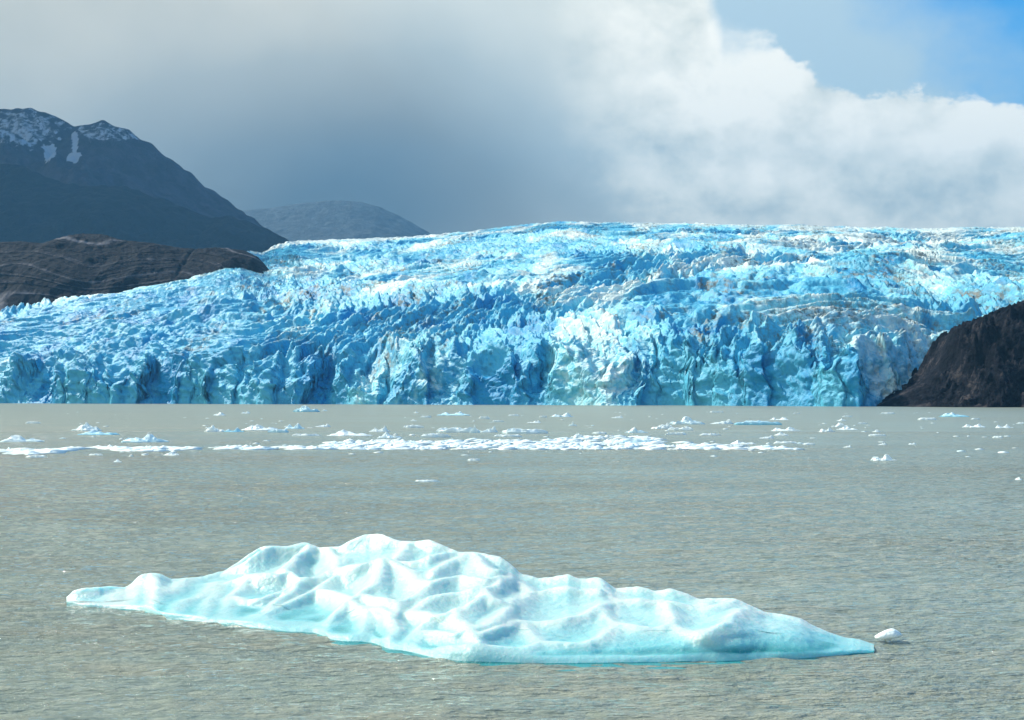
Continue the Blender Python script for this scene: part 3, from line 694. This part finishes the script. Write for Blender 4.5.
def build_floes():
    m = mat_floe()
    for i, (x0, x1, yb, hp, kind, teal, name, label) in enumerate(FLOES):
        X, Y = at_water((x0 + x1) / 2, yb)
        W = (x1 - x0) / F * Y
        Dp = min(max(W * (.3 if kind == 'flat' else .5), .8), 9 + W * .2)
        Y += Dp * .45; X = ((x0 + x1) / 2 - 512) / F * Y
        H = hp / F * Y - Dp * .5 * CAMZ / Y * .6
        H = max(H, hp / F * Y * .4)
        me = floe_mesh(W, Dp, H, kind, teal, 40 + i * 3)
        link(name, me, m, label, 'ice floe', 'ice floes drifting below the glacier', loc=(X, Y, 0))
    # the small piece beside the berg: a leaning shell on a short foot
    X, Y = at_water(888, 642)
    W = 24 / F * Y; H = 13.5 / F * Y
    n = 18; prof = []
    verts = []; faces = []
    rings = [(-.10, .16, .10), (.02, .18, .0), (.22, .30, -.02), (.38, .95, -.05), (.52, 1.0, .02), (.72, .75, .12), (.88, .45, .22), (1.0, .14, .30)]
    for (z, r, ox) in rings:
        for k in range(n):
            th = 2 * math.pi * k / n
            rr = r * (1 + .12 * math.sin(2 * th + z * 3) + .08 * math.sin(5 * th + 2 * z))
            sag = -.12 * max(0, -math.cos(th)) * r
            verts.append(((rr * math.cos(th) + ox) * W / 2, rr * math.sin(th) * W * .33, (z + sag) * H))
    for i in range(len(rings) - 1):
        for k in range(n): faces.append((i * n + k, i * n + (k + 1) % n, (i + 1) * n + (k + 1) % n, (i + 1) * n + k))
    faces.append(tuple(range((len(rings) - 1) * n, len(rings) * n))); faces.append(tuple(range(n))[::-1])
    me = tri_mesh('ice_chunk', verts, faces, smooth=True, attrs=dict(clear=np.full(len(verts), .05)))
    link('ice_chunk', me, m, 'small white mushroom shaped ice chunk floating off the right tip of the iceberg', 'ice chunk', loc=(X, Y, 0))

    # brash: the drift line of countless fragments
    tb = np.array([(x, y, z) for x, y, z in [
        (0, 0, 1), (.9, 0, .35), (.28, .85, .35), (-.72, .53, .35), (-.72, -.53, .35), (.28, -.85, .35),
        (.75, .5, -.4), (-.28, .9, -.4), (-.95, 0, -.4), (-.28, -.9, -.4), (.75, -.5, -.4)]])
    tf = [(0, 1, 2), (0, 2, 3), (0, 3, 4), (0, 4, 5), (0, 5, 1), (1, 6, 2), (2, 7, 3), (3, 8, 4), (4, 9, 5), (5, 10, 1), (6, 7, 2), (7, 8, 3), (8, 9, 4), (9, 10, 5), (10, 6, 1)]
    R = np.random.RandomState(5); V = []; Fc = []; TL = []
    def put(px, py, w, h):
        X, Y = at_water(px, py)
        c = tb * (1 + .35 * (R.rand(*tb.shape) - .5)); a = R.rand() * 6.28
        x = c[:, 0] * math.cos(a) - c[:, 1] * math.sin(a); y = c[:, 0] * math.sin(a) + c[:, 1] * math.cos(a)
        b = sum(len(v) for v in V[-1:]) if False else put.n
        V.append(np.stack([X + x * w * 1.35, Y + y * w, c[:, 2] * h], -1)); put.n += len(tb)
        Fc.extend([(f[0] + b, f[1] + b, f[2] + b) for f in tf]); TL.append(np.full(len(tb), .35 * R.rand() ** 3))
    put.n = 0
    ex = [-120, 0, 60, 120, 170, 200, 235, 250, 300, 318, 330, 370, 420, 480, 540, 575, 600, 640, 662, 700, 740, 780, 798]
    et = [447, 448, 447.5, 446, 445.5, 446.6, 445.5, 446.5, 445.2, 447.8, 441, 438.5, 440, 438, 438, 436, 434, 433.5, 438, 443, 444.5, 446.5, 448.6]
    for i in range(6200):
        px = R.uniform(-120, 796)
        top = np.interp(px, ex, et); bot = 449.6 if px > 175 else 451.5 + 3.5 * math.sin(px * .05) * (px < 120)
        py = top + 1.6 + (bot - top - 1.6) * R.rand() ** .8
        if px > 175 and perlin(np.array([px / 22.]), np.array([py / 1.6]), 9)[0] < (-.22 if 320 < px < 660 else .0): continue
        if px < 175 and perlin(np.array([px / 16.]), np.array([py / 2.2]), 8)[0] < -.12: continue
        put(px, py, .22 + 1.1 * R.rand() ** 2.2, R.uniform(.05, .22) + (.26 * R.rand() if R.rand() < .10 else 0))
    for i in range(260):       # stray crumbs
        px = R.uniform(-60, 1060); py = 412 + R.rand() ** 1.3 * 45
        if perlin(np.array([px / 60.]), np.array([py / 9.]), 18)[0] < .05: continue
        put(px, py, R.uniform(.15, .5), R.uniform(.05, .2))
    co = np.concatenate(V)
    me = bpy.data.meshes.new('brash_ice')
    me.vertices.add(len(co)); me.vertices.foreach_set('co', co.astype(np.float32).ravel())
    q = np.array(Fc, dtype=np.int32)
    me.loops.add(q.size); me.loops.foreach_set('vertex_index', q.ravel())
    me.polygons.add(len(q)); me.polygons.foreach_set('loop_start', np.arange(0, q.size, 3, dtype=np.int32))
    at = me.attributes.new('clear', 'FLOAT', 'POINT'); at.data.foreach_set('value', np.concatenate(TL).astype(np.float32))
    me.update(calc_edges=True)
    link('brash_ice', me, m, 'long white line of tightly packed ice fragments drifting across the lake', 'drift ice', kind='stuff')

# ------------------------------------------------------------------ sky, sun, air, camera
SUN_AZ, SUN_EL = -56.0, 43.0      # degrees left of the view axis, above the horizon

def build_world():
    w = bpy.data.worlds.new('World'); scene.world = w; w.use_nodes = True
    nt = NT(w.node_tree); bg = w.node_tree.nodes['Background']
    tc = nt.new('ShaderNodeTexCoord'); d = tc.outputs['Generated']
    s = nt.new('ShaderNodeSeparateXYZ'); nt.l.new(d, s.inputs[0]); x, y, z = s.outputs
    az = nt.m('ARCTAN2', x, y)
    hyp = nt.m('SQRT', nt.m('ADD', nt.m('MULTIPLY', x, x), nt.m('MULTIPLY', y, y)))
    el = nt.m('DIVIDE', z, nt.m('MAXIMUM', hyp, .02))
    sky = nt.new('ShaderNodeTexSky', sky_type='NISHITA', sun_disc=False)
    sky.sun_elevation = math.radians(SUN_EL); sky.sun_rotation = math.radians(SUN_AZ); sky.altitude = 50
    sky.ozone_density = 2.0
    blue = nt.mix(1.0, sky.outputs[0], (.010, .072, .115), 'MULTIPLY')
    # billows
    n_a = nt.noise(d, 5.5, 7, .55); n_b = nt.noise(nt.vmap(d, (1, 1, 1.5)), 17, 7, .58); n_c = nt.noise(nt.vmap(d, (1, 1, 1.3), loc=(.01, 0, -.012)), 17, 7, .58)
    big = nt.noise(nt.vmap(d, (1, 1, 1.8)), 2.6, 4, .5)
    # upper edge of the cloud bank
    top = nt.ramp(nt.rng(az, 0.0, .5, 0, 1), [(.0, .62), (.20, .50), (.30, .272), (.40, .232), (.49, .214), (.62, .208), (.72, .190), (1, .13)])
    edge = nt.m('SUBTRACT', nt.m('ADD', top, nt.m('ADD', nt.m('MULTIPLY', nt.m('SUBTRACT', n_b, .5), .075), nt.m('MULTIPLY', nt.m('SUBTRACT', n_a, .5), .02))), el)
    cum = nt.step(edge, -.002, nt.rng(az, .12, .19, .07, .005))
    # veil of thin cloud above it
    veil = nt.m('SUBTRACT', nt.m('ADD', nt.rng(nt.m('ADD', az, nt.m('ADD', nt.m('MULTIPLY', nt.m('SUBTRACT', el, .24), .55), nt.m('MULTIPLY', nt.m('SUBTRACT', n_b, .5), .10))), .20, .385, 1.15, .0), nt.m('MULTIPLY', nt.m('SUBTRACT', n_a, .5), 1.0)), 0)
    veil = nt.step(veil, .0, .75)
    veil = nt.m('MULTIPLY', veil, nt.m('SUBTRACT', 1.0, nt.step(az, .9, 2.2)))
    # brightness of the cloud
    def blob(a0, e0, ra, re):
        q = nt.m('ADD', nt.m('POWER', nt.m('DIVIDE', nt.m('SUBTRACT', az, a0), ra), 2.0), nt.m('POWER', nt.m('DIVIDE', nt.m('SUBTRACT', el, e0), re), 2.0))
        return nt.m('EXPONENT', nt.m('MULTIPLY', q, -1.0))
    b = nt.rng(az, -.35, .20, .66, .76)
    b = nt.m('SUBTRACT', b, nt.m('MULTIPLY', blob(-.15, .130, .19, .085), .50))
    b = nt.m('SUBTRACT', b, nt.m('MULTIPLY', blob(-.05, .175, .13, .07), .16))
    b = nt.m('ADD', b, nt.m('MULTIPLY', blob(.10, .20, .12, .07), .16))
    b = nt.m('SUBTRACT', b, nt.m('MULTIPLY', blob(-.12, .12, .10, .05), .13))
    b = nt.m('ADD', b, nt.m('MULTIPLY', blob(.15, .255, .07, .05), .22))
    rim = nt.m('MULTIPLY', nt.m('SUBTRACT', 1.0, nt.step(edge, .0, .09)), nt.step(az, .06, .16))
    b = nt.m('ADD', b, nt.m('MULTIPLY', rim, .16))
    b = nt.m('ADD', b, nt.m('MULTIPLY', nt.m('SUBTRACT', big, .5), .42))
    b = nt.m('ADD', b, nt.m('MULTIPLY', nt.m('SUBTRACT', n_a, .5), .25))
    rel = nt.m('MULTIPLY', nt.m('SUBTRACT', n_b, n_c), nt.m('MULTIPLY', nt.step(az, .0, .12), .95))
    b = nt.m('ADD', b, rel)
    cl = nt.ramp(b, [(0, (.10, .125, .135)), (.25, (.20, .225, .215)), (.55, (.37, .405, .38)), (.75, (.62, .62, .54)), (1, (.86, .82, .71))])
    thin = nt.mix(.55, (.42, .56, .64), blue)
    c = nt.mix(veil, blue, nt.mix(.12, (.42, .50, .50), blue))
    c = nt.mix(cum, c, cl)
    nt.put(bg.inputs['Color'], c); bg.inputs['Strength'].default_value = 1.0

def build_light_camera():
    l = bpy.data.lights.new('sun', 'SUN'); l.energy = 3.6; l.angle = math.radians(.9); l.color = (1.0, .965, .86)
    o = bpy.data.objects.new('sun', l); COL.objects.link(o)
    from mathutils import Vector
    a, e = math.radians(SUN_AZ), math.radians(SUN_EL)
    to = Vector((math.sin(a) * math.cos(e), math.cos(a) * math.cos(e), math.sin(e)))
    o.rotation_euler = to.to_track_quat('Z', 'Y').to_euler(); o.location = to * 50
    cam = bpy.data.cameras.new('camera'); c = bpy.data.objects.new('camera', cam); COL.objects.link(c)
    cam.sensor_width = 36; cam.lens = 36 * F / 1024; cam.clip_start = .5; cam.clip_end = 60000
    cam.shift_y = (HOR - 360) / 1024.0
    c.location = (0, 0, CAMZ); c.rotation_euler = (math.radians(90), 0, 0)
    scene.camera = c

def build_haze():
    x0, x1, y0, y1, z0, z1 = -9000, 9000, -600, 14000, -6, 2450
    v = [(x, y, z) for x in (x0, x1) for y in (y0, y1) for z in (z0, z1)]
    f = [(0, 1, 3, 2), (4, 6, 7, 5), (0, 4, 5, 1), (2, 3, 7, 6), (0, 2, 6, 4), (1, 5, 7, 3)]
    me = tri_mesh('haze', v, f)
    m = bpy.data.materials.new('haze_air'); m.use_nodes = True
    t = m.node_tree; t.nodes.clear()
    out = t.nodes.new('ShaderNodeOutputMaterial'); pv = t.nodes.new('ShaderNodeVolumePrincipled')
    pv.inputs['Color'].default_value = (.20, .53, .86, 1); pv.inputs['Density'].default_value = 6.6e-5
    t.links.new(pv.outputs[0], out.inputs['Volume'])
    link('haze', me, m, kind='stuff')

def build_shade_cloud():
    # unseen cloud slab, added out of view to keep the left mountains shaded
    n, m_ = 90, 70
    gx = np.linspace(-11500, -1900, n); gy = np.linspace(4800, 8300, m_)
    XX, YY = np.meshgrid(gx, gy)
    e = np.minimum(np.minimum((XX - gx[0]), (gx[-1] - XX)), np.minimum(YY - gy[0], gy[-1] - YY)) / 900.0
    body = sstep(0, 1, e + .35 * perlin(XX / 900, YY / 900, 901))
    topz = 3050 + body * (260 + 240 * ridged(XX / 1300, YY / 1300, 902, 4))
    botz = 3050 - body * (120 + 110 * (1 - np.abs(perlin(XX / 700, YY / 700, 903))) + 30 * perlin(XX / 250, YY / 250, 904))
    co = np.concatenate([np.stack([XX, YY, topz], -1).reshape(-1, 3), np.stack([XX, YY, botz], -1).reshape(-1, 3)])
    idx = np.arange(n * m_).reshape(m_, n); off = n * m_; faces = []
    for j in range(m_ - 1):
        for i in range(n - 1):
            q = (idx[j, i], idx[j, i + 1], idx[j + 1, i + 1], idx[j + 1, i])
            faces.append(q); faces.append(tuple(a + off for a in q[::-1]))
    ring = list(idx[0, :]) + list(idx[1:, -1]) + list(idx[-1, :-1][::-1]) + list(idx[1:-1, 0][::-1])
    for a, b in zip(ring, ring[1:] + ring[:1]): faces.append((a, a + off, b + off, b))
    me = tri_mesh('cloud', co, faces, smooth=True)
    m, nt, p, geo, tc = material('shade_cloud_white')
    nt.put(p.inputs['Base Color'], nt.mix(nt.noise(geo.outputs['Position'], .002, 5, .6), (.70, .72, .74), (.85, .86, .87)))
    p.inputs['Roughness'].default_value = 1.0; p.inputs['Specular IOR Level'].default_value = 0
    link('cloud', me, m, kind='structure')

build_world()
build_light_camera()
build_water()
build_glacier()
build_mountains()
build_rocks()
build_berg()
build_floes()
build_haze()
build_shade_cloud()

scene.render.engine = 'CYCLES'
scene.view_settings.view_transform = 'Standard'
scene.view_settings.look = 'None'
scene.view_settings.exposure = 0.85
scene.view_settings.gamma = 1.0
scene.cycles.volume_bounces = 0
scene.cycles.max_bounces = 7
scene.cycles.use_denoising = True
